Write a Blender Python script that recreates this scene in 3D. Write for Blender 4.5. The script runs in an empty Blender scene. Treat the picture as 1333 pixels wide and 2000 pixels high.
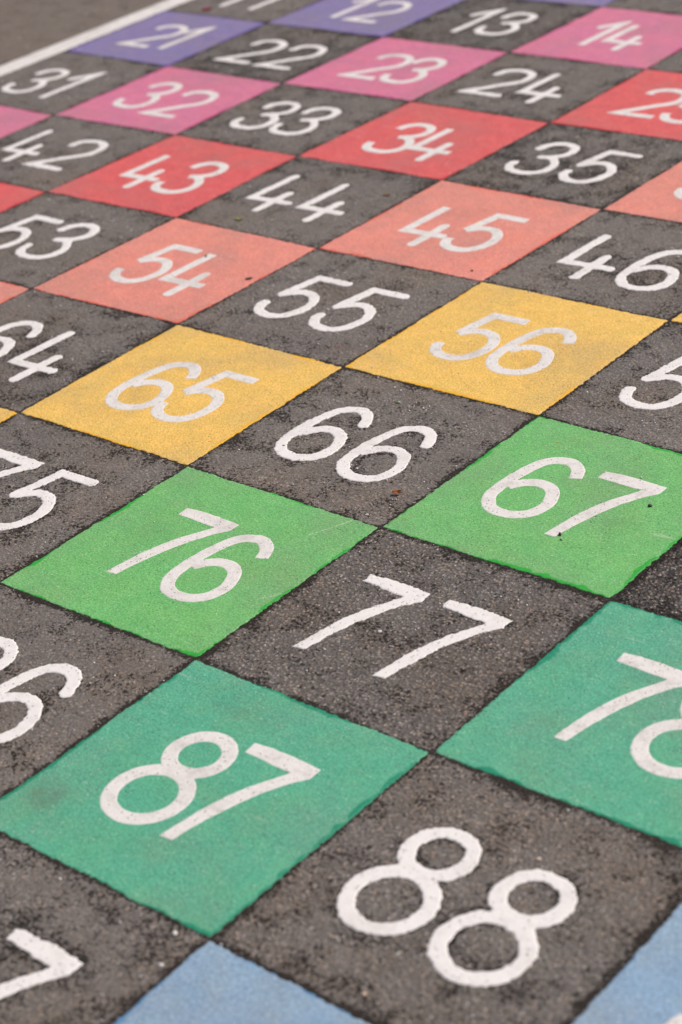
import bpy, math, random
import numpy as np
from mathutils import Matrix, Vector

random.seed(7)
S = 0.30                                   # one square of the grid is 30 cm
scene = bpy.context.scene

# ------------------------------------------------------------------ camera
cam_d = bpy.data.cameras.new("camera")
cam = bpy.data.objects.new("camera", cam_d)
scene.collection.objects.link(cam)
scene.camera = cam
rot = Matrix(((0.7631611, -0.2379133, 0.6008181), (0.6363542, 0.4384371, -0.6346859), (-0.1124207, 0.8667007, 0.4859953)))
cam.matrix_world = Matrix.Translation((3.0719862, -3.5044153, 1.0784550)) @ rot.to_4x4()
cam_d.sensor_fit = 'VERTICAL'
cam_d.sensor_height = 36.0
cam_d.lens = 36.0 * 3858.675 / 2000.0
cam_d.clip_start = 0.05
cam_d.clip_end = 2000.0
cam_d.dof.use_dof = True
cam_d.dof.focus_distance = 2.22
cam_d.dof.aperture_fstop = 5.2
cam_d.dof.aperture_blades = 9

# ------------------------------------------------------------------ sky, sun, exposure
SUN_EL, SUN_AZ = math.radians(52), math.atan2(0.58, 0.83)     # azimuth from +Y towards +X
world = bpy.data.worlds.new("World")
scene.world = world
world.use_nodes = True
wn, wl = world.node_tree.nodes, world.node_tree.links
wn.clear()
sky = wn.new('ShaderNodeTexSky')
sky.sky_type = 'NISHITA'
sky.sun_disc = False
sky.sun_elevation = SUN_EL
sky.sun_rotation = SUN_AZ
sky.air_density = 1.0
sky.dust_density = 4.0
sky.ozone_density = 0.6
bgd = wn.new('ShaderNodeBackground')
bgd.inputs['Strength'].default_value = 0.10
wo = wn.new('ShaderNodeOutputWorld')
wl.new(sky.outputs[0], bgd.inputs[0])
wl.new(bgd.outputs[0], wo.inputs[0])
sun_d = bpy.data.lights.new("sun", 'SUN')
sun_d.energy = 2.6
sun_d.angle = math.radians(9)
sun_d.color = (1.0, 0.93, 0.86)
sun = bpy.data.objects.new("sun", sun_d)
scene.collection.objects.link(sun)
sdir = Vector((math.sin(SUN_AZ)*math.cos(SUN_EL), math.cos(SUN_AZ)*math.cos(SUN_EL), math.sin(SUN_EL)))
sun.rotation_euler = sdir.to_track_quat('Z', 'Y').to_euler()
sun.location = sdir*20
scene.view_settings.view_transform = 'Standard'
scene.view_settings.look = 'None'
scene.view_settings.gamma = 1.0
scene.view_settings.exposure = 0.12

# ------------------------------------------------------------------ small helpers
def tag(o, label=None, cat=None, group=None, kind=None):
    if label: o['label'] = label
    if cat: o['category'] = cat
    if group: o['group'] = group
    if kind: o['kind'] = kind
    return o

def link(o, parent=None):
    scene.collection.objects.link(o)
    if parent: o.parent = parent
    return o

def empty(name, loc):
    o = bpy.data.objects.new(name, None)
    o.empty_display_size = 0.05
    o.location = loc
    return link(o)

def mesh_from(name, verts, faces, mat, parent=None, attrs=None, smooth=True):
    """verts (n,3) float, faces (m,k) int with k = 3 or 4"""
    me = bpy.data.meshes.new(name)
    n, m, k = len(verts), len(faces), faces.shape[1]
    me.vertices.add(n)
    me.vertices.foreach_set('co', np.ascontiguousarray(verts, dtype=np.float32).ravel())
    me.loops.add(m*k)
    me.loops.foreach_set('vertex_index', np.ascontiguousarray(faces, dtype=np.int32).ravel())
    me.polygons.add(m)
    me.polygons.foreach_set('loop_start', np.arange(0, m*k, k, dtype=np.int32))
    me.polygons.foreach_set('loop_total', np.full(m, k, dtype=np.int32))
    if smooth: me.polygons.foreach_set('use_smooth', np.ones(m, dtype=bool))
    for an, av in (attrs or {}).items():
        if av.ndim == 2:
            a = me.attributes.new(an, 'FLOAT_COLOR', 'POINT')
            a.data.foreach_set('color', np.ascontiguousarray(av, dtype=np.float32).ravel())
        else:
            a = me.attributes.new(an, 'FLOAT', 'POINT')
            a.data.foreach_set('value', np.ascontiguousarray(av, dtype=np.float32))
    me.update(calc_edges=True)
    me.materials.append(mat)
    return link(bpy.data.objects.new(name, me), parent)

def vnoise(x, y, cell, seed):
    """smooth lattice noise in -1..1, cell = feature size"""
    rng = np.random.RandomState(seed)
    T = rng.uniform(-1, 1, (256, 256))
    fx, fy = x/cell, y/cell
    ix, iy = np.floor(fx).astype(int), np.floor(fy).astype(int)
    tx, ty = fx-ix, fy-iy
    tx, ty = tx*tx*(3-2*tx), ty*ty*(3-2*ty)
    g = lambda a, b: T[a & 255, b & 255]
    return ((g(ix, iy)*(1-tx)+g(ix+1, iy)*tx)*(1-ty) + (g(ix, iy+1)*(1-tx)+g(ix+1, iy+1)*tx)*ty)

# ------------------------------------------------------------------ materials
class NT:
    """tiny node-tree builder"""
    def __init__(s, name):
        s.m = bpy.data.materials.new(name)
        s.m.use_nodes = True
        s.t = s.m.node_tree
        s.t.nodes.clear()
        s.out = s.n('ShaderNodeOutputMaterial')
        s.b = s.n('ShaderNodeBsdfPrincipled')
        s.t.links.new(s.b.outputs[0], s.out.inputs[0])
        tc = s.n('ShaderNodeNewGeometry')
        s.pos = tc.outputs['Position']
    def n(s, t): return s.t.nodes.new(t)
    def put(s, sock, v):
        if isinstance(v, bpy.types.NodeSocket): s.t.links.new(v, sock)
        elif isinstance(v, (tuple, list)) and len(v) == 3 and sock.type == 'RGBA': sock.default_value = (*v, 1)
        else: sock.default_value = v
    def noise(s, scale, detail=2, rough=0.5, vec=None, col=False, dist=0):
        q = s.n('ShaderNodeTexNoise')
        q.inputs['Scale'].default_value = scale
        q.inputs['Detail'].default_value = detail
        q.inputs['Roughness'].default_value = rough
        q.inputs['Distortion'].default_value = dist
        s.put(q.inputs['Vector'], vec or s.pos)
        return q.outputs['Color' if col else 'Fac']
    def voro(s, scale, feat='F1', vec=None, rnd=1.0):
        q = s.n('ShaderNodeTexVoronoi')
        q.feature = feat
        q.inputs['Scale'].default_value = scale
        q.inputs['Randomness'].default_value = rnd
        s.put(q.inputs['Vector'], vec or s.pos)
        return q
    def ramp(s, v, lo, hi, a=0.0, b=1.0):
        q = s.n('ShaderNodeMapRange')
        q.interpolation_type = 'SMOOTHSTEP'
        for k, x in zip(('Value', 'From Min', 'From Max', 'To Min', 'To Max'), (v, lo, hi, a, b)): s.put(q.inputs[k], x)
        return q.outputs[0]
    def math(s, op, a, b=0.0, clamp=False):
        q = s.n('ShaderNodeMath')
        q.operation = op
        q.use_clamp = clamp
        s.put(q.inputs[0], a); s.put(q.inputs[1], b)
        return q.outputs[0]
    def mix(s, f, a, b, mode='MIX'):
        q = s.n('ShaderNodeMix')
        q.data_type = 'RGBA'
        q.blend_type = mode
        s.put(q.inputs[0], f); s.put(q.inputs[6], a); s.put(q.inputs[7], b)
        return q.outputs[2]
    def attr(s, name, col=False):
        q = s.n('ShaderNodeAttribute')
        q.attribute_name = name
        return q.outputs['Color' if col else 'Fac']
    def sep(s, c):
        q = s.n('ShaderNodeSeparateColor')
        s.put(q.inputs[0], c)
        return q.outputs
    def bump(s, h, dist, strength=1.0, normal=None):
        q = s.n('ShaderNodeBump')
        q.inputs['Distance'].default_value = dist
        q.inputs['Strength'].default_value = strength
        s.put(q.inputs['Height'], h)
        if normal: s.put(q.inputs['Normal'], normal)
        return q.outputs[0]
    def fin(s, color, rough, spec=0.5, normal=None):
        s.put(s.b.inputs['Base Color'], color)
        s.put(s.b.inputs['Roughness'], rough)
        s.put(s.b.inputs['Specular IOR Level'], spec)
        if normal: s.put(s.b.inputs['Normal'], normal)
        return s.m

def asphalt_material():
    k = NT('asphalt')
    scorch = k.attr('scorch')                      # bitumen primer and scorch marks along the painted edges
    inside = k.attr('sealed')                      # 1 on the grid, 0 on the playground round it
    coarse = k.attr('open_texture')
    wv = k.n('ShaderNodeVectorMath'); wv.operation = 'MULTIPLY_ADD'          # slightly warped coordinates: irregular stones
    k.put(wv.inputs[0], k.noise(350, 2, .5, col=True)); wv.inputs[1].default_value = (.0022, .0022, .0022); k.put(wv.inputs[2], k.pos)
    vec = wv.outputs[0]
    st = k.voro(250, vec=vec)                      # 4 mm aggregate
    st2 = k.voro(560, vec=vec)
    sc = k.sep(st.outputs['Color'])
    sc2 = k.sep(st2.outputs['Color'])
    big = k.noise(3.0, 3, 0.55)
    mid = k.noise(26, 4, 0.65)
    fine = k.noise(520, 4, 0.7)
    # colour of the stones: mostly grey brown, a few tan, few pale, some near black
    stone = k.mix(sc[0], (0.090, 0.076, 0.067), (0.330, 0.282, 0.248))
    stone = k.mix(k.ramp(sc[1], 0.80, 0.86, 0, .6), stone, (0.36, 0.25, 0.175))
    stone = k.mix(k.ramp(sc[2], 0.84, 0.90, 0, .6), stone, (0.160, 0.170, 0.195))
    stone = k.mix(k.math('MULTIPLY', k.ramp(sc2[0], 0.83, 0.88, 0, .9), k.ramp(st2.outputs['Distance'], .55, .3)), stone, (0.62, 0.56, 0.50))
    stone = k.mix(k.ramp(sc2[1], 0.72, 0.80, 0, .75), stone, (0.026, 0.021, 0.019))
    # mortar film between the stones
    film = k.mix(mid, (0.125, 0.104, 0.090), (0.255, 0.218, 0.190))
    film = k.mix(k.ramp(fine, 0.40, 0.60), k.mix(0.55, film, (0.03, 0.026, 0.024)), film)
    gap = k.ramp(st.outputs['Distance'], 0.28, 0.55)
    matrix = k.mix(k.ramp(coarse, 0.2, 0.8), film, (0.020, 0.015, 0.013))
    col = k.mix(k.math('MULTIPLY', gap, 0.85), stone, matrix)
    fa = k.math('SUBTRACT', k.ramp(k.noise(11, 4, .6), 0.35, 0.65, .05, .5), k.math('MULTIPLY', coarse, .6), True)
    col = k.mix(fa, col, film)
    # open pits where the bitumen shows, gathered in patches and along the painted edges
    pits_n = k.noise(310, 4, 0.62, vec=vec)
    patch = k.noise(24, 5, 0.62)
    thr = k.math('ADD', pits_n, k.ramp(patch, 0.38, 0.70, -0.118, 0.045))
    thr = k.math('ADD', thr, k.math('MULTIPLY', k.math('SUBTRACT', sc2[2], .5), 0.08))
    thr = k.math('ADD', thr, k.math('ADD', k.math('MULTIPLY', scorch, 0.27), k.math('MULTIPLY', coarse, .05)))
    pit = k.ramp(thr, 0.545, 0.615)
    hv = k.voro(165, vec=vec)                       # single lost stones: small dark holes in clusters
    hc = k.sep(hv.outputs['Color'])
    lost = k.math('MULTIPLY', k.ramp(k.math('ADD', hc[0], k.math('ADD', k.ramp(patch, .42, .70, -.28, .14), k.math('MULTIPLY', coarse, .22))), .84, .90), k.ramp(hv.outputs['Distance'], .52, .26))
    pit = k.math('MAXIMUM', pit, lost)
    col = k.mix(k.math('MULTIPLY', pit, 0.90), col, (0.018, 0.0135, 0.011))
    # slow stains
    col = k.mix(k.ramp(big, 0.3, 0.7, 0, .6), col, k.mix(1.0, col, (0.76, 0.77, 0.80), 'MULTIPLY'))
    warm = k.ramp(k.noise(6, 4, .6), .42, .66)
    col = k.mix(1.0, col, k.mix(warm, (.97, .975, .96), (1.02, .955, .87)), 'MULTIPLY')
    brown = k.mix(1.0, k.mix(0.6, col, (0.185, 0.150, 0.125)), (.92, .88, .84), 'MULTIPLY')
    col = k.mix(inside, brown, col)
    h = k.math('MULTIPLY', k.math('SUBTRACT', 1.0, st.outputs['Distance']), k.math('ADD', .8, k.math('MULTIPLY', coarse, 1.2)))
    h = k.math('ADD', h, k.math('MULTIPLY', fine, 0.45))
    h = k.math('SUBTRACT', h, k.math('MULTIPLY', pit, 1.0))
    h = k.math('ADD', h, k.math('MULTIPLY', k.noise(60, 4, .65), 0.6))
    nrm = k.bump(h, 0.0013, 0.9)
    k.put(k.b.inputs['Specular IOR Level'], 0.3)
    rough = k.mix(pit, (.62, .62, .62), (.58, .58, .58))
    rough = k.math('ADD', k.sep(rough)[0], k.math('MULTIPLY', sc2[2], 0.15))
    return k.fin(col, rough, k.ramp(pit, 0, 1, .45, .12), nrm)

def tile_material(name, base, rim):
    k = NT(name)
    edge = k.attr('edge')                          # metres in from the edge of the sheet
    rim_w = k.attr('rim')                          # how far the clean melted rim reaches
    big = k.noise(7, 4, 0.6)
    mid = k.noise(38, 5, 0.65)
    fine = k.noise(480, 3, 0.7)
    speck = k.noise(330, 4, 0.75)
    grime = tuple(0.55*c+0.45*g for c, g in zip(base, (0.26, 0.235, 0.20)))
    pale = tuple(min(1, c*1.12+0.035) for c in base)
    col = k.mix(k.ramp(mid, 0.35, 0.7, 0, .55), base, pale)
    col = k.mix(k.ramp(big, 0.42, 0.72, 0, .60), col, grime)
    col = k.mix(k.ramp(k.noise(85, 5, .7), 0.52, 0.74, 0, .42), col, grime)
    col = k.mix(k.ramp(fine, 0.40, 0.60, .72, 0), col, k.mix(1.0, col, (0.55, 0.54, 0.53), 'MULTIPLY'))
    col = k.mix(k.ramp(k.noise(19, 5, .65), .42, .62, 0, .8), col, k.mix(1.0, col, (1.05, .99, .91), 'MULTIPLY'))
    col = k.mix(k.ramp(k.noise(26, 5, .65), .45, .65, 0, .7), col, k.mix(1.0, col, (.95, 1.0, 1.01), 'MULTIPLY'))
    col = k.mix(k.ramp(fine, .56, .70, 0, .35), col, k.mix(.25, k.mix(1.0, col, (1.2, 1.2, 1.2), 'MULTIPLY'), (.8, .78, .72)))
    # pin holes filled with dirt, and worn pale grains
    v = k.voro(420)
    vc = k.sep(v.outputs['Color'])
    hole = k.math('MULTIPLY', k.ramp(vc[0], 0.80, 0.86), k.ramp(v.outputs['Distance'], 0.45, 0.2))
    hole = k.math('MULTIPLY', hole, k.ramp(k.noise(16, 3), 0.35, 0.65, .25, 1))
    col = k.mix(k.math('MULTIPLY', hole, .75), col, (0.045, 0.038, 0.032))
    grain = k.math('MULTIPLY', k.ramp(vc[1], 0.93, 0.95), k.ramp(v.outputs['Distance'], 0.4, 0.2))
    col = k.mix(k.math('MULTIPLY', grain, .45), col, (0.75, 0.72, 0.66))
    streak = k.n('ShaderNodeMapping'); streak.inputs['Scale'].default_value = (14, 160, 1); streak.inputs['Rotation'].default_value = (0, 0, .5)
    k.put(streak.inputs['Vector'], k.pos)
    scuff = k.math('MULTIPLY', k.ramp(k.noise(1.0, 4, .7, vec=streak.outputs[0]), .60, .72), k.ramp(k.noise(9, 2), .50, .62))
    col = k.mix(k.math('MULTIPLY', scuff, .35), col, (0.62, 0.60, 0.54))
    blot = k.ramp(k.noise(60, 3, .6), 0.68, 0.78, 0, .40)
    col = k.mix(blot, col, (0.09, 0.075, 0.06))
    col = k.mix(k.math('MULTIPLY', k.attr('stain'), k.ramp(mid, .3, .6, .45, 1)), col, (0.10, 0.085, 0.065))
    col = k.mix(k.math('MULTIPLY', k.attr('scratch'), k.ramp(fine, .4, .6, .05, .6)), col, (0.66, 0.68, 0.58))
    rm = k.ramp(k.math('SUBTRACT', rim_w, edge), -0.0008, 0.0012)
    rm = k.math('MULTIPLY', rm, k.ramp(speck, .3, .6, .70, 1))
    col = k.mix(rm, col, rim)
    h = k.math('ADD', k.math('MULTIPLY', fine, .5), k.math('MULTIPLY', k.noise(160, 4, .6), .8))
    h = k.math('SUBTRACT', h, k.math('MULTIPLY', hole, 1.0))
    nrm = k.bump(h, 0.0007, 0.7)
    rough = k.math('SUBTRACT', 0.62, k.math('MULTIPLY', rm, 0.10))
    return k.fin(col, rough, 0.4, nrm)

def white_material(name, worn):
    k = NT(name)
    base = (0.72, 0.682, 0.645) if worn else (0.76, 0.722, 0.690)
    mid = k.noise(55, 5, 0.65)
    big = k.noise(14, 4, 0.6)
    fine = k.noise(520, 4, 0.75)
    dirt = (0.37, 0.32, 0.28)
    col = k.mix(k.ramp(mid, 0.45, 0.75, 0, .45 if worn else .25), base, dirt)
    col = k.mix(k.ramp(big, 0.5, 0.75, 0, .4 if worn else .22), col, dirt)
    col = k.mix(k.ramp(fine, 0.50, 0.66, 0, .42 if worn else .16), col, (0.30, 0.25, 0.22))
    v = k.voro(380)
    vc = k.sep(v.outputs['Color'])
    hole = k.math('MULTIPLY', k.ramp(vc[0], 0.88, 0.92), k.ramp(v.outputs['Distance'], 0.45, 0.2))
    col = k.mix(k.math('MULTIPLY', hole, .7), col, (0.07, 0.06, 0.052))
    if not worn:                                    # thin spots where the asphalt grain comes through
        thin = k.math('MULTIPLY', k.ramp(k.noise(260, 4, .7), .60, .68), k.ramp(k.noise(20, 3, .6), .46, .62, .15, 1))
        col = k.mix(k.math('MULTIPLY', thin, .75), col, (0.13, 0.11, 0.10))
    h = k.math('ADD', k.math('MULTIPLY', fine, .4), k.math('MULTIPLY', k.noise(110, 4, .6), 1.0))
    h = k.math('SUBTRACT', h, hole)
    nrm = k.bump(h, 0.0007, 0.6)
    return k.fin(col, 0.6, 0.4, nrm)

def plain_material(name, a, b, scale, rough=0.6, bump=0.0004):
    k = NT(name)
    f = k.noise(scale, 4, .65)
    col = k.mix(k.ramp(f, .3, .7), a, b)
    return k.fin(col, rough, 0.45, k.bump(f, bump, .8))

M_asphalt = asphalt_material()
M_white_worn = white_material('dirty white inlay', True)
M_white = white_material('white thermoplastic', False)
HUES = {3: ('purple', (0.228, 0.180, 0.37), (0.12, 0.07, 0.36)),
        5: ('magenta pink', (0.66, 0.18, 0.305), (0.48, 0.03, 0.17)),
        7: ('red', (0.70, 0.105, 0.105), (0.55, 0.03, 0.035)),
        9: ('salmon pink', (0.77, 0.265, 0.205), (0.66, 0.13, 0.08)),
        11: ('yellow', (0.84, 0.525, 0.115), (0.76, 0.40, 0.02)),
        13: ('bright green', (0.155, 0.475, 0.14), (0.012, 0.33, 0.025)),
        15: ('teal green', (0.088, 0.40, 0.245), (0.004, 0.215, 0.115)),
        17: ('light blue', (0.25, 0.38, 0.53), (0.09, 0.22, 0.38)),
        1: ('grey violet', (0.25, 0.24, 0.42), (0.14, 0.12, 0.36)),
        19: ('dark blue', (0.08, 0.12, 0.36), (0.03, 0.06, 0.30))}
M_tile = {k: tile_material(v[0]+' thermoplastic', v[1], v[2]) for k, v in HUES.items()}

# ---- digit shapes: strokes in cell units (one square = 1), y runs from the foot (0.25) to the top (0.75)
W = 0.054
GLYPHS = {
 '0': dict(curves=[[(0.0,.25+.025),(.065,.30),(.095,.40),(.1,.5),(.095,.60),(.065,.70),(0,.725),(-.065,.70),(-.095,.60),(-.1,.5),(-.095,.40),(-.065,.30),(0,.275)]]),
 '1': dict(lines=[[(0,.245),(.018,.735),(-.098,.585)]]),
 '2': dict(curves=[[(-.122,.603),(-.107,.664),(-.064,.698),(-.004,.710),(.055,.693),(.092,.66),(.112,.602),(.106,.536),(.073,.488),(.019,.433),(-.035,.368),(-.089,.303),(-.122,.272)]],
           lines=[[(-.035,.368),(-.122,.268),(.118,.270)]]),
 '3': dict(curves=[[(-.110,.598),(-.097,.652),(-.055,.696),(-.001,.707),(.058,.685),(.088,.63),(.084,.573),(.054,.530),(.012,.503),(-.025,.486)],
                   [(.012,.503),(.062,.478),(.107,.418),(.115,.351),(.093,.296),(.049,.264),(-.006,.257),(-.067,.268),(-.109,.312),(-.115,.367)]]),
 '4': dict(lines=[[(-.111,.735),(-.125,.402),(.122,.410)],[(.032,.522),(.026,.268)]]),
 '5': dict(lines=[[(.120,.711),(-.056,.711),(-.094,.490)]],
           curves=[[(-.094,.489),(-.053,.527),(-.010,.547),(.042,.542),(.084,.51),(.113,.455),(.116,.395),(.1,.335),(.068,.292),(.022,.272),(-.03,.275),(-.077,.300),(-.104,.345),(-.107,.378)]]),
 '6': dict(curves=[[(.098,.607),(.070,.667),(.018,.705),(-.034,.698),(-.074,.668),(-.096,.615),(-.110,.549),(-.118,.479),(-.119,.413),(-.110,.346),(-.072,.289),(-.028,.268),(.019,.266),(.060,.279),(.094,.307),(.113,.350),(.115,.405),(.085,.475),(.046,.507),(.001,.515),(-.036,.503),(-.068,.478),(-.094,.440)]]),
 '7': dict(polys=[[(-.134,.696),(-.137,.749),(-.069,.757),(.027,.757),(.134,.751),(.134,.698),(.095,.646),(.054,.568),(.022,.482),(-.006,.379),(-.022,.301),(-.027,.257),(-.075,.254),(-.067,.317),(-.053,.412),(-.030,.499),(-.004,.568),(.028,.626),(.063,.689),(.002,.690),(-.066,.694)]]),
 '8': dict(rings=[(0,.392,.121),(0,.622,.095)]),
}
GLYPHS['9'] = dict(curves=[[(-x, 1-y) for x, y in GLYPHS['6']['curves'][0]]])

# ------------------------------------------------------------------ shapes as distance fields
def seg_dist(px, py, a, b):
    ax, ay = a; bx, by = b
    dx, dy = bx-ax, by-ay
    t = np.clip(((px-ax)*dx+(py-ay)*dy)/(dx*dx+dy*dy+1e-12), 0, 1)
    return np.hypot(px-ax-t*dx, py-ay-t*dy)

def smooth_line(pts, n=5):
    p = [np.array(q, float) for q in pts]
    closed = np.allclose(p[0], p[-1])
    p = ([p[-2]] if closed else [2*p[0]-p[1]]) + p + ([p[1]] if closed else [2*p[-1]-p[-2]])
    out = []
    for i in range(1, len(p)-2):
        for t in np.arange(n)/n:
            out.append(0.5*((2*p[i]) + (p[i+1]-p[i-1])*t + (2*p[i-1]-5*p[i]+4*p[i+1]-p[i+2])*t*t + (3*p[i]-p[i-1]-3*p[i+1]+p[i+2])*t**3))
    out.append(p[-2])
    return out

def poly_sdf(px, py, pts):
    d = np.full(px.shape, 9.0)
    ins = np.zeros(px.shape, bool)
    n = len(pts)
    for i in range(n):
        a, b = pts[i], pts[(i+1) % n]
        d = np.minimum(d, seg_dist(px, py, a, b))
        c = ((a[1] > py) != (b[1] > py))
        with np.errstate(divide='ignore', invalid='ignore'):
            xi = (b[0]-a[0])*(py-a[1])/(b[1]-a[1]+1e-15)+a[0]
        ins ^= c & (px < xi)
    return np.where(ins, -d, d)

def stroke_sdf(px, py, pl, flat, sharp):
    w = W/2
    d = np.full(px.shape, 9.0)
    L = np.concatenate([[0], np.cumsum([math.dist(a, b) for a, b in zip(pl[:-1], pl[1:])])])
    tot = L[-1]
    ends = [np.full(px.shape, 9.0), np.full(px.shape, 9.0)]
    for i, (a, b) in enumerate(zip(pl[:-1], pl[1:])):
        s = seg_dist(px, py, a, b)-w
        first, last = flat and L[i] < w*1.6, flat and L[i+1] > tot-w*1.6
        if first: ends[0] = np.minimum(ends[0], s)
        if last: ends[1] = np.minimum(ends[1], s)
        if not (first or last): d = np.minimum(d, s)
    if flat:
        for k, (e, q) in enumerate(((pl[0], pl[1]), (pl[-1], pl[-2]))):
            t = np.array(e, float)-np.array(q, float)
            t /= np.hypot(*t)
            al = (px-e[0])*t[0]+(py-e[1])*t[1]
            d = np.minimum(d, np.maximum(ends[k], al))
    if sharp:
        for i in range(1, len(pl)-1):                                   # pointed corner where two straight strokes meet
            p = np.array(pl[i], float)
            u = np.array(pl[i-1], float)-p; u /= np.hypot(*u)
            v = np.array(pl[i+1], float)-p; v /= np.hypot(*v)
            bis = u+v; bis /= np.hypot(*bis)
            sh = math.sqrt(max(1e-4, (1-float(u@v))/2))
            tip = p-bis*min(w/sh, 2.1*w)
            n1 = np.array((-u[1], u[0])); n1 = n1 if n1@bis < 0 else -n1
            n2 = np.array((-v[1], v[0])); n2 = n2 if n2@bis < 0 else -n2
            quad = [tuple(p), tuple(p+n1*w), tuple(tip), tuple(p+n2*w)]
            d = np.minimum(d, poly_sdf(px, py, quad))
    return d

def digit_sdf(px, py, ch, flat):
    g = GLYPHS[ch]
    d = np.full(px.shape, 9.0)
    for c in g.get('curves', []): d = np.minimum(d, stroke_sdf(px, py, smooth_line(c), flat, False))
    for c in g.get('lines', []): d = np.minimum(d, stroke_sdf(px, py, c, flat, True))
    for c in g.get('polys', []): d = np.minimum(d, poly_sdf(px, py, c))
    for x, y, r in g.get('rings', []): d = np.minimum(d, np.abs(np.hypot(px-x, py-y)-r)-W/2)
    return d

def sheet(name, xs, ys, f, top, bottom, edge_r, mat, parent, attr_fn=None, relief=None):
    """a sheet of paint: the region f < 0 (metres, local to parent), with rounded edges, as ONE mesh"""
    X, Y = np.meshgrid(xs, ys, indexing='ij')
    F = f(X, Y)
    nx, ny = F.shape
    ins = F < 0
    keep = ins[:-1, :-1] | ins[1:, :-1] | ins[:-1, 1:] | ins[1:, 1:]
    gx, gy = np.gradient(F, xs, ys)
    gl = np.hypot(gx, gy)+1e-9
    gx, gy = gx/gl, gy/gl
    used = np.zeros_like(ins)
    used[:-1, :-1] |= keep; used[1:, :-1] |= keep; used[:-1, 1:] |= keep; used[1:, 1:] |= keep
    out = used & ~ins
    step = np.where(out, np.clip(F/np.maximum(gl, .5), 0, 1.5*(xs[1]-xs[0])), 0)
    PX, PY = X-gx*step, Y-gy*step
    t = np.clip(-F/edge_r, 0, 1)
    Z = bottom+(top-bottom)*np.sqrt(np.clip(1-(1-t)**2, 0, 1))
    if relief is not None: Z = Z+relief(X, Y)*t
    idx = -np.ones(ins.shape, int)
    idx[used] = np.arange(used.sum())
    I, J = np.nonzero(keep)
    faces = np.stack([idx[I, J], idx[I+1, J], idx[I+1, J+1], idx[I, J+1]], 1)
    verts = np.stack([PX[used], PY[used], Z[used]], 1)
    attrs = attr_fn(X[used], Y[used], -F[used]) if attr_fn else None
    return mesh_from(name, verts, faces, mat, parent, attrs)

# lattice points of the grid: hand-laid sheets, so no corner is exactly on the module (offsets in squares)
LAT = {(0, 3): (0.012, -0.0125), (1, 4): (0.0038, 0.0159), (1, 3): (-0.0099, -0.0044), (1, 2): (-0.0172, 0.0062), (2, 3): (0.0041, 0.0083), (2, 4): (0.0281, -0.0043), (3, 4): (-0.0132, 0.0003), (2, 2): (-0.0001, 0.003), (3, 2): (0.0045, 0.0074), (3, 3): (0.0114, -0.0021), (4, 3): (0.0089, 0.0202), (4, 2): (0.001, 0.0134), (3, 1): (0.02, -0.0193), (2, 5): (0.0065, 0.0044), (3, 5): (-0.0005, -0.0122), (3, 6): (-0.0139, 0.0103), (4, 5): (-0.0104, 0.0011), (4, 6): (-0.0209, -0.0055), (4, 4): (-0.0106, -0.0107), (5, 4): (0.0029, 0.0056), (5, 5): (-0.0119, -0.0084), (6, 5): (-0.0071, -0.0094), (4, 7): (-0.0077, -0.0066), (5, 7): (0.0048, -0.0025), (5, 6): (-0.0122, 0.0021), (6, 6): (0.0038, -0.0042), (6, 7): (0.0013, 0.0039), (5, 8): (0.0083, 0.0033), (6, 8): (0.0036, 0.0022), (7, 8): (0.0036, 0.002), (7, 7): (0.0016, 0.0045), (7, 9): (0.0008, -0.0043)}
for u in range(11):
    for v in range(11):
        LAT.setdefault((u, v), (random.uniform(-.008, .008), random.uniform(-.008, .008)))
def lat(u, v):
    a = LAT[(u, v)]
    return np.array(((u+a[0])*S, -(v+a[1])*S))

# where each digit sits in its square (x, dy); the rest take the usual spacing
OFF = {89: [(0.345, -0.008), None], 21: [(0.411, 0.015), (0.649, 0.03)], 22: [(0.36, -0.028), (0.707, -0.032)], 31: [(0.334, -0.03), (0.64, -0.02)], 32: [(0.321, 0.022), (0.668, -0.028)], 33: [(0.331, -0.0), (0.632, 0.01)], 13: [(0.384, 0.007), (0.632, 0.017)], 14: [(0.353, 0.018), (0.582, -0.009)], 23: [(0.396, -0.003), (0.661, 0.005)], 24: [(0.319, 0.002), (0.661, -0.025)], 25: [(0.384, -0.008), (0.647, -0.026)], 34: [(0.361, -0.022), (0.653, -0.048)], 35: [(0.308, 0.013), (0.641, -0.005)], 36: [(0.34, 0.027), None], 42: [None, (0.668, 0.019)], 43: [(0.367, -0.02), (0.646, 0.017)], 44: [(0.306, 0.005), (0.659, 0.004)], 45: [(0.371, -0.031), (0.628, 0.002)], 46: [(0.325, -0.034), (0.655, -0.023)], 53: [(0.307, -0.014), (0.64, 0.024)], 54: [(0.34, -0.003), (0.659, -0.023)], 55: [(0.3, 0.0), (0.638, -0.0)], 56: [(0.327, 0.01), (0.633, 0.01)], 57: [(0.308, -0.009), None], 64: [None, (0.686, -0.04)], 65: [(0.35, -0.006), (0.616, -0.0)], 66: [(0.322, 0.001), (0.66, -0.015)], 67: [(0.329, 0.032), (0.63, -0.01)], 75: [(0.315, -0.018), (0.637, -0.001)], 76: [(0.382, -0.001), (0.66, -0.001)], 77: [(0.315, -0.03), (0.659, -0.026)], 78: [(0.352, -0.003), (0.636, 0.008)], 86: [(0.334, 0.011), (0.664, 0.02)], 87: [(0.39, -0.012), (0.636, -0.001)], 88: [(0.318, 0.005), (0.651, -0.01)], 97: [None, (0.641, -0.007)], 11: [(0.343, -0.014), (0.62, -0.013)], 12: [(0.351, -0.001), (0.611, -0.023)]}
def spots(n):
    s = str(n)
    usual = {1: [.5], 2: [.325, .655], 3: [.22, .49, .76]}[len(s)]
    row = OFF.get(n, [None]*len(s))
    return [(ch, *(o if o else (x, random.uniform(-.015, .015)))) for ch, x, o in zip(s, usual, row)]

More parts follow.
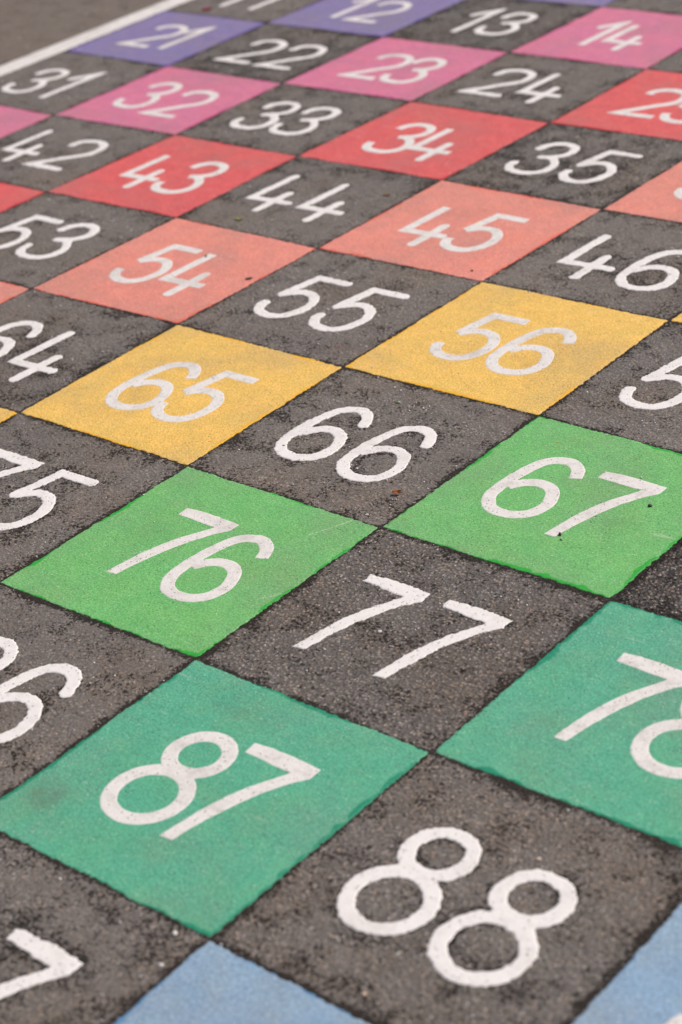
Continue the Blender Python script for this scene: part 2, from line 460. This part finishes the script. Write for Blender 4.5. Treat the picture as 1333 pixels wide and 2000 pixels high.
def hue_of(n):
    r, c = (n-1)//10, (n-1) % 10
    d = r+c+1
    return d if d % 2 == 1 else None

SEEN = {1+10*r+c for r in range(10) for c in range(10) if -5 <= (c-r) <= 3 and r+c < 19} 
SHARP = {n for n in SEEN if 8 <= (n-1)//10+(n-1) % 10}              # near enough for fine edges
Z_TILE, Z_INLAY, Z_DIGIT = 0.00035, 0.0006, 0.0006

# ------------------------------------------------------------------ ground: one sheet out to the horizon
def ground():
    core = lambda a, b, h: np.arange(a, b, h)
    far = np.geomspace(0.05, 400, 26)
    def axis(a, b, fine_a, fine_b):
        c = np.concatenate([core(a, fine_a, .02), core(fine_a, fine_b, .004), core(fine_b, b, .02)])
        return np.concatenate([c[0]-far[::-1], c, c[-1]+far])
    xs = axis(-1.0, 3.6, 0.0, 2.75)
    ys = axis(-3.6, 1.0, -3.05, -0.2)
    X, Y = np.meshgrid(xs, ys, indexing='ij')
    near = np.full(X.shape, 9.0)                                       # distance to the nearest painted edge
    tile_d = np.full(X.shape, 9.0)
    for n in range(1, 101):
        r, c = (n-1)//10, (n-1) % 10
        sub = (slice(*np.searchsorted(xs, ((c-.2)*S, (c+1.2)*S))), slice(*np.searchsorted(ys, (-(r+1.2)*S, -(r-.2)*S))))
        x, y = X[sub], Y[sub]
        if hue_of(n):
            near[sub] = np.minimum(near[sub], np.maximum(tile_quad(n)(x, y), 0))
            tile_d[sub] = np.minimum(tile_d[sub], tile_quad(n)(x, y))
        else:
            for ch, ox, dy in spots_of[n]:
                d = digit_sdf((x/S-c-ox), (y/S+r+1)-dy, ch, False)*S
                near[sub] = np.minimum(near[sub], np.maximum(d, 0)+0.0072)
    wob = vnoise(X, Y, .012, 3)*.5+vnoise(X, Y, .035, 4)*.6+vnoise(X, Y, .005, 5)*.3
    reach = 0.0058+0.0060*wob+0.004*vnoise(X, Y, .16, 6)
    sc = np.clip(1.25-near/np.maximum(reach, .003), 0, 1)
    side = np.clip(.55+.9*vnoise(X, Y, .28, 9), .1, 1)
    halo = np.clip(1-near/(.018+.030*side), 0, 1)*(.30+.35*np.clip(.5+wob, 0, 1))*side
    scorch = np.maximum(sc, halo)
    sealed = ((X > 0) & (X < 10*S) & (Y < 0) & (Y > -10*S)).astype(float)
    opened = np.zeros(X.shape)
    cx, cy = np.floor(X/S).astype(int), np.floor(-Y/S).astype(int)
    for n, v in {68: 1.0, 57: .25, 77: .45, 88: .35, 13: .5, 22: .4, 35: .3, 55: .1}.items():
        opened[(cy == (n-1)//10) & (cx == (n-1) % 10)] = v
    Z = np.zeros(X.shape)
    nx, ny = X.shape
    I, J = np.meshgrid(np.arange(nx-1), np.arange(ny-1), indexing='ij')
    i = (I*ny+J).ravel()
    faces = np.stack([i, i+ny, i+ny+1, i+1], 1)
    verts = np.stack([X.ravel(), Y.ravel(), Z.ravel()], 1)
    g = mesh_from('ground', verts, faces, M_asphalt, None,
                  {'scorch': scorch.ravel(), 'sealed': sealed.ravel(), 'open_texture': opened.ravel()})
    tag(g, kind='structure', label='grey brown asphalt playground with fine stone aggregate')

spots_of = {n: spots(n) for n in range(1, 101)}
def tile_quad(n):
    r, c = (n-1)//10, (n-1) % 10
    P = [lat(c, r+1), lat(c+1, r+1), lat(c+1, r), lat(c, r)]            # counter-clockwise
    inset = 0.0009
    E = []
    for a, b in zip(P, P[1:]+P[:1]):
        t = (b-a)/np.hypot(*(b-a))
        E.append((t[1], -t[0], a))
    def f(x, y):
        ds = [(x-a[0])*nx+(y-a[1])*ny for nx, ny, a in E]
        d = np.maximum.reduce(ds)
        d2 = np.sort(np.stack(ds), 0)
        k = .0025                                                       # softly rounded corners
        h = np.clip(k-np.abs(d2[-1]-d2[-2]), 0, None)
        return d+h*h/(4*k)+inset
    return f

ground()

# ------------------------------------------------------------------ the hundred squares
def put_digits(root, n, ox0, oy0, flat, mat, top, z0):
    for i, (ch, ox, dy) in enumerate(spots_of[n]):
        h = 0.00125 if n in SHARP else 0.002
        xs = np.arange(-.175, .176, h/S)*S
        ys = np.arange(.19, .80, h/S)*S
        sd = n*7+i
        if flat:
            f = lambda x, y: digit_sdf(x/S, y/S, ch, True)*S + .00035*vnoise(x, y, .006, sd)
            rel = None
        else:
            f = lambda x, y: (digit_sdf(x/S, y/S, ch, False)*S + .0009*vnoise(x, y, .0055, sd) + .0009*vnoise(x, y, .0027, sd+1)
                              + .0008*vnoise(x, y, .022, sd+2))
            rel = lambda x, y: .00010*vnoise(x, y, .006, sd+3)
        o = sheet('digit', xs, ys, f, top, z0,   .0006 if flat else .0013, mat, root, None, rel)
        o.location = (ox0+ox*S, oy0+dy*S, 0)

def where(n):
    """a phrase for the bare squares: what lies round the number"""
    r, c = (n-1)//10, (n-1) % 10
    cols = []
    for rr, cc in ((r, c-1), (r, c+1)):
        if 0 <= cc < 10: cols.append(HUES[rr+cc+1][0])
    return cols

# smudges (u, v, radius m, strength) and scratches (from, to) on the coloured sheets, in squares
STAINS = [(6.116, 8.787, .020, .55), (6.62, 6.30, .030, .22), (6.75, 6.58, .022, .2), (5.25, 7.45, .03, .18), (6.3, 8.15, .028, .18), (4.3, 6.6, .03, .18),
          (5.7, 5.6, .03, .15), (7.3, 7.3, .03, .15), (3.5, 5.75, .02, .2), (4.35, 4.35, .03, .15), (3.3, 4.6, .03, .12), (2.5, 4.2, .03, .15)]
SCRATCHES = [((5.80, 7.18), (5.885, 7.00)), ((5.30, 7.61), (5.37, 7.52)), ((5.935, 7.61), (5.99, 7.535))]
for n in range(1, 101):
    r, c = (n-1)//10, (n-1) % 10
    hue = hue_of(n)
    bx, by = c*S, -(r+1)*S                                              # lower left corner of the square
    if hue:
        root = tag(empty('painted_square', (bx, by, 0)), HUES[hue][0]+' painted square with the white number %d' % n,
                   'painted square', 'coloured squares of the number grid')
        q = tile_quad(n)
        sd = 1000+n*11
        h = .0016 if n in SHARP else (.0025 if n in SEEN else .005)
        xs = np.arange(-.03, S+.03, h); ys = np.arange(-.03, S+.03, h)
        def f(x, y):
            return (q(x+bx, y+by) + .0006*vnoise(x, y, .0075, sd) + .0011*vnoise(x, y, .0030, sd+1)
                    + .0011*vnoise(x, y, .035, sd+2))
        def attrs(x, y, d):
            rim = .0010+.0050*vnoise(x, y, .06, sd+4)+.0032*vnoise(x, y, .012, sd+5)
            if n == 67: rim = rim+.0042*np.clip((x/S)*1.3+(.5-y/S), 0, 1.2)
            if n == 78: rim = rim+.0065*np.clip((y/S)*1.5-.4-.3*(x/S), 0, 1)
            if n in (76, 56): rim = rim+.0015*np.clip(.5-y/S+.6*(x/S), 0, 1)
            st = np.zeros_like(x); sc = np.zeros_like(x)
            for u, v, r1, a1 in STAINS:
                st += a1*np.exp(-(((x+bx)/S-u)**2+((y+by)/S+v)**2*1.6)*(S/r1)**2)*np.clip(1+.8*vnoise(x, y, .012, sd+8), 0, 2)
            for p, q2 in SCRATCHES:
                sc = np.maximum(sc, np.clip(1-seg_dist((x+bx)/S, -(y+by)/S, p, q2)*S/.0016, 0, 1))
            return {'edge': d, 'rim': rim, 'stain': np.clip(st, 0, .8), 'scratch': sc}
        sheet('paint_layer', xs, ys, f, Z_TILE, -.0002, .0008, M_tile[hue], root, attrs,
              lambda x, y: .00004*vnoise(x, y, .02, sd+6))
        put_digits(root, n, 0, 0, True, M_white_worn, Z_INLAY, .0003)
    else:
        cols = where(n)
        side = ('between '+cols[0]+' and '+cols[1]+' squares') if len(cols) == 2 and cols[0] != cols[1] else 'beside a %s square' % cols[0]
        root = tag(empty('painted_number', (bx, by, 0)), 'white number %d painted on bare asphalt ' % n+side,
                   'painted number', 'white numbers on the bare asphalt squares')
        put_digits(root, n, 0, 0, False, M_white, Z_DIGIT, -.0004)

# ------------------------------------------------------------------ border line
def border():
    ys = np.arange(-3.05, .06, .004)
    xs = np.arange(-.070, .012, .002)
    def f(x, y):
        d = np.maximum(np.abs(x+.0285)-.0268, np.abs(y+1.5)-1.52)
        return d+.0009*vnoise(x, y, .01, 81)+.0007*vnoise(x, y, .05, 82)
    o = sheet('painted_line', xs, ys, f, .0009, -.0004, .0013, M_white_worn, None)
    tag(o, 'long straight white painted line along the edge of the number grid', 'painted line')
border()

# ------------------------------------------------------------------ bits lying on the ground
def blob(name, u, v, size, mat, label, cat, z0, seed, squash=(1, 1, .7), group=None, rotz=0):
    """an angular little stone: a subdivided octahedron pushed in and out"""
    rng = np.random.RandomState(seed)
    V = [np.array(p, float) for p in ((1,0,0),(-1,0,0),(0,1,0),(0,-1,0),(0,0,1),(0,0,-1))]
    F = [(0,2,4),(2,1,4),(1,3,4),(3,0,4),(2,0,5),(1,2,5),(3,1,5),(0,3,5)]
    for _ in range(2):
        cache, G = {}, []
        def midp(a, b):
            key = (min(a, b), max(a, b))
            if key not in cache:
                p = V[a]+V[b]; V.append(p/np.hypot(np.hypot(p[0], p[1]), p[2])); cache[key] = len(V)-1
            return cache[key]
        for a, b, c in F:
            x, y, z = midp(a, b), midp(b, c), midp(c, a)
            G += [(a, x, z), (x, b, y), (z, y, c), (x, y, z)]
        F = G
    P = np.array(V)
    for _ in range(7):                                                   # chop facets
        nrm = rng.normal(size=3); nrm /= np.linalg.norm(nrm)
        lim = rng.uniform(.55, .85)
        d = P@nrm
        P = P-np.outer(np.clip(d-lim, 0, None), nrm)
    P *= np.array(squash)*size*.66*(1+rng.uniform(-.06, .06, (len(P), 1)))
    o = mesh_from(name, P, np.array(F), mat, None, None, smooth=False)
    o.location = (u*S, -v*S, z0-P[:, 2].min()-.0003)
    o.rotation_euler = (0, 0, rotz)
    return tag(o, label, cat, group)

def leaf(name, u, v, length, width, curl, rotz, mat, label, cat, z0, seed, tilt=0.0):
    """a dry leaf fragment: pointed, cupped along its length, with thickness"""
    rng = np.random.RandomState(seed)
    nx, ny = 22, 9
    top = []
    for i in range(nx):
        t = i/(nx-1)
        wv = width*math.sin(math.pi*min(1, .06+.94*t))**.7*(1+.08*rng.uniform(-1, 1))
        for j in range(ny):
            s = j/(ny-1)*2-1
            x = (t-.5)*length
            z = curl*(s*s)*.8*width+curl*.35*length*(2*t-1)**2*.5+.0002*math.sin(t*40)*abs(s)
            top.append((x, s*wv/2, z))
    top = np.array(top)
    bot = top-np.array((0, 0, .0004))
    V = np.vstack([top, bot])
    F = []
    N = nx*ny
    for i in range(nx-1):
        for j in range(ny-1):
            a = i*ny+j
            F.append((a, a+ny, a+ny+1, a+1)); F.append((N+a, N+a+1, N+a+ny+1, N+a+ny))
    rim = [j for j in range(ny)]+[i*ny+ny-1 for i in range(1, nx)]+[(nx-1)*ny+j for j in range(ny-2, -1, -1)]+[i*ny for i in range(nx-2, 0, -1)]
    for a, b in zip(rim, rim[1:]+rim[:1]): F.append((a, b, N+b, N+a))
    o = mesh_from(name, V, np.array(F), mat, None)
    o.rotation_euler = (tilt, 0, rotz)
    o.location = (u*S, -v*S, z0+.0006+abs(math.sin(tilt))*width*.5)
    return tag(o, label, cat)

M_brown = plain_material('dry brown leaf', (0.30, 0.085, 0.025), (0.48, 0.19, 0.07), 260, .45)
M_darkbrown = plain_material('rotten brown leaf', (0.055, 0.030, 0.018), (0.12, 0.06, 0.03), 300, .7)
M_ochre = plain_material('ochre leaf scrap', (0.20, 0.095, 0.03), (0.34, 0.17, 0.05), 300, .7)
M_green = plain_material('green leaf scrap', (0.12, 0.16, 0.02), (0.32, 0.34, 0.06), 300, .6)
M_petal = plain_material('magenta petal', (0.30, 0.008, 0.07), (0.40, 0.02, 0.11), 200, .6)
M_dark = plain_material('dark stone', (0.012, 0.013, 0.017), (0.05, 0.05, 0.055), 900, .5)
M_grey = plain_material('grey stone', (0.22, 0.20, 0.19), (0.42, 0.39, 0.37), 900, .6)
M_pale = plain_material('pale quartz', (0.62, 0.57, 0.52), (0.85, 0.82, 0.78), 900, .35)
M_tan = plain_material('tan stone', (0.50, 0.30, 0.20), (0.80, 0.66, 0.52), 500, .5)
M_yellow = plain_material('yellow seed', (0.55, 0.33, 0.02), (0.75, 0.48, 0.05), 500, .6)
M_red = plain_material('red chip', (0.45, 0.03, 0.02), (0.65, 0.10, 0.06), 500, .6)

zr = math.radians
leaf('dry_leaf', 5.902, 6.779, .0105, .0062, .55, zr(34), M_brown, 'curled russet dry leaf on the asphalt below the number 66', 'leaf', .0006, 1, .25)
blob('pebble', 5.797, 6.713, .0023, M_tan, 'small cream and tan stone touching the foot of the second 6 in 66', 'pebble', 0, 2, (1.3, .9, .8), rotz=.7)
blob('leaf_scrap', 5.242, 6.683, .0023, M_green, 'yellow green leaf scrap on the first 6 of 66', 'leaf scrap', Z_DIGIT, 3, (1.2, 1, .5))
blob('stone_chip', 6.612, 6.733, .0032, M_dark, 'dark slate chip at the foot of the 7 in 67', 'stone', Z_TILE, 4, (.9, 1.3, .8), rotz=.6)
blob('pebble', 6.636, 6.760, .0026, M_grey, 'pale grey pebble below the dark chip at the foot of the 7 in 67', 'pebble', Z_TILE, 5, (1.1, 1, .8))
blob('stone_chip', 6.783, 6.408, .0031, M_dark, 'dark brown chip right of the 7 on the green square 67', 'stone', Z_TILE, 6, (1.3, 1, .8), rotz=.4)
blob('stone_chip', 3.534, 5.327, .0030, M_dark, 'small black stone lying on the 4 of 54', 'stone', Z_INLAY, 7, (1, 1, .8))
leaf('leaf_scrap', 3.935, 5.449, .010, .0058, .3, zr(44), M_darkbrown, 'dark brown leaf scrap near the edge of the salmon square 54', 'leaf scrap', Z_TILE, 8)
leaf('leaf_scrap', 4.872, 4.912, .006, .003, .4, zr(-30), M_ochre, 'ochre leaf scrap near the corner of the salmon square 45', 'leaf scrap', Z_TILE, 9)
blob('pebble', 4.527, 5.559, .0026, M_pale, 'white pebble at the tip of the second 5 in 55', 'pebble', 0, 10, (1.3, .9, .8))
blob('pebble', 4.619, 5.683, .0028, M_tan, 'pinkish pebble inside the bowl of the second 5 in 55', 'pebble', 0, 11, (1.2, 1, .8))
leaf('petal', .316, 1.897, .020, .013, .3, zr(40), M_petal, 'magenta petal on the asphalt next to the purple square 21', 'petal', 0, 12)
blob('seed', 6.206, 6.151, .0016, M_yellow, 'tiny orange seed near the top corner of the green square 67', 'seed', Z_TILE, 13)
leaf('leaf_scrap', 5.418, 6.167, .007, .003, .4, zr(10), M_green, 'olive leaf scrap on the asphalt above the second 6 of 66', 'leaf scrap', 0, 14)
blob('pebble', 5.508, 6.203, .0022, M_pale, 'white pebble right of the olive scrap above 66', 'pebble', 0, 15)
blob('pebble', 5.898, 6.958, .0024, M_pale, 'white chip between the number 66 and the corner of the square', 'pebble', 0, 16, (1.4, .8, .7), rotz=.8)
blob('pebble', 6.446, 7.560, .0034, M_pale, 'rounded white pebble between the two sevens of 77', 'pebble', 0, 17)
blob('seed', 4.841, 5.850, .0020, M_red, 'tiny red chip beside the yellow square below 55', 'seed', 0, 18)
blob('stone_chip', 7.13, 6.81, .0026, M_dark, 'bluish black chip on the coarse asphalt of square 68', 'stone', 0, 19)
blob('pebble', 6.905, 9.033, .0034, M_pale, 'white pebble near the teal corner right of the 7 in 97', 'pebble', 0, 20)
blob('pebble', 6.962, 9.146, .0032, M_pale, 'white pebble beside the blue square edge right of 97', 'pebble', 0, 21)
blob('pebble', 7.570, 8.247, .0036, M_tan, 'tan glinting pebble near the top of the square 88', 'pebble', 0, 22)
blob('pebble', 7.498, 8.933, .0034, M_tan, 'tan pebble left of the second 8 of 88 near the blue square', 'pebble', 0, 23)
leaf('leaf_scrap', 3.856, 4.285, .011, .006, .3, zr(20), M_ochre, 'ochre leaf scrap on the asphalt right of 44', 'leaf scrap', 0, 24)
leaf('moss_tuft', 3.345, 4.877, .012, .007, .3, zr(20), M_green, 'green scrap of moss on the asphalt below 44', 'moss', 0, 25)

# ------------------------------------------------------------------ loose grit: pale grains nobody could count
def grit():
    rng = np.random.RandomState(11)
    N = 24000
    x = rng.uniform(-.9, 2.95, N); y = rng.uniform(-3.1, .3, N)
    clump = vnoise(x, y, .16, 71)+vnoise(x, y, .05, 72)*.7
    keep = rng.uniform(-1.2, 1.2, N) < clump+.25
    x, y = x[keep], y[keep]
    n = len(x)
    size = .00045+.0011*rng.uniform(0, 1, n)**2.6
    base = np.array(((1,0,0),(-1,0,0),(0,1,0),(0,-1,0),(0,0,1),(0,0,-1),(.7,.7,.3),(-.7,-.6,.4)), float)[:6]
    F0 = np.array(((0,2,4),(2,1,4),(1,3,4),(3,0,4),(2,0,5),(1,2,5),(3,1,5),(0,3,5)))
    zb = np.zeros(n)
    cx, cy = np.floor(x/S).astype(int), np.floor(-y/S).astype(int)
    ontile = (cx >= 0) & (cx < 10) & (cy >= 0) & (cy < 10) & ((cx+cy) % 2 == 0)
    thin = ontile & (rng.uniform(0, 1, n) < .93)
    zb[ontile] = Z_TILE
    V = base[None]*size[:, None, None]*rng.uniform(.6, 1.4, (n, 6, 1))
    a = rng.uniform(0, 6.28, n)
    ca, sa = np.cos(a)[:, None], np.sin(a)[:, None]
    vx, vy = V[:, :, 0]*ca-V[:, :, 1]*sa, V[:, :, 0]*sa+V[:, :, 1]*ca
    V = np.stack([vx+x[:, None], vy+y[:, None], V[:, :, 2]*.8+zb[:, None]+size[:, None]*.6], 2)[~thin]
    n = len(V)
    pal = np.array([(.85, .83, .80), (.72, .68, .63), (.5, .46, .42), (.62, .50, .40), (.45, .50, .58), (.8, .8, .82)])
    colr = pal[rng.choice(6, n, p=[.30, .22, .2, .12, .06, .10])]
    colr = np.repeat(np.c_[colr, np.ones(n)], 6, 0)
    faces = (F0[None]+6*np.arange(n)[:, None, None]).reshape(-1, 3)
    k = NT('quartz grit')
    m = k.fin(k.attr('tint', True), 0.25, 0.5)
    o = mesh_from('grit', V.reshape(-1, 3), faces, m, None, {'tint': colr}, smooth=False)
    tag(o, 'pale quartz grit scattered over the asphalt and the painted squares', 'grit', kind='stuff')
grit()
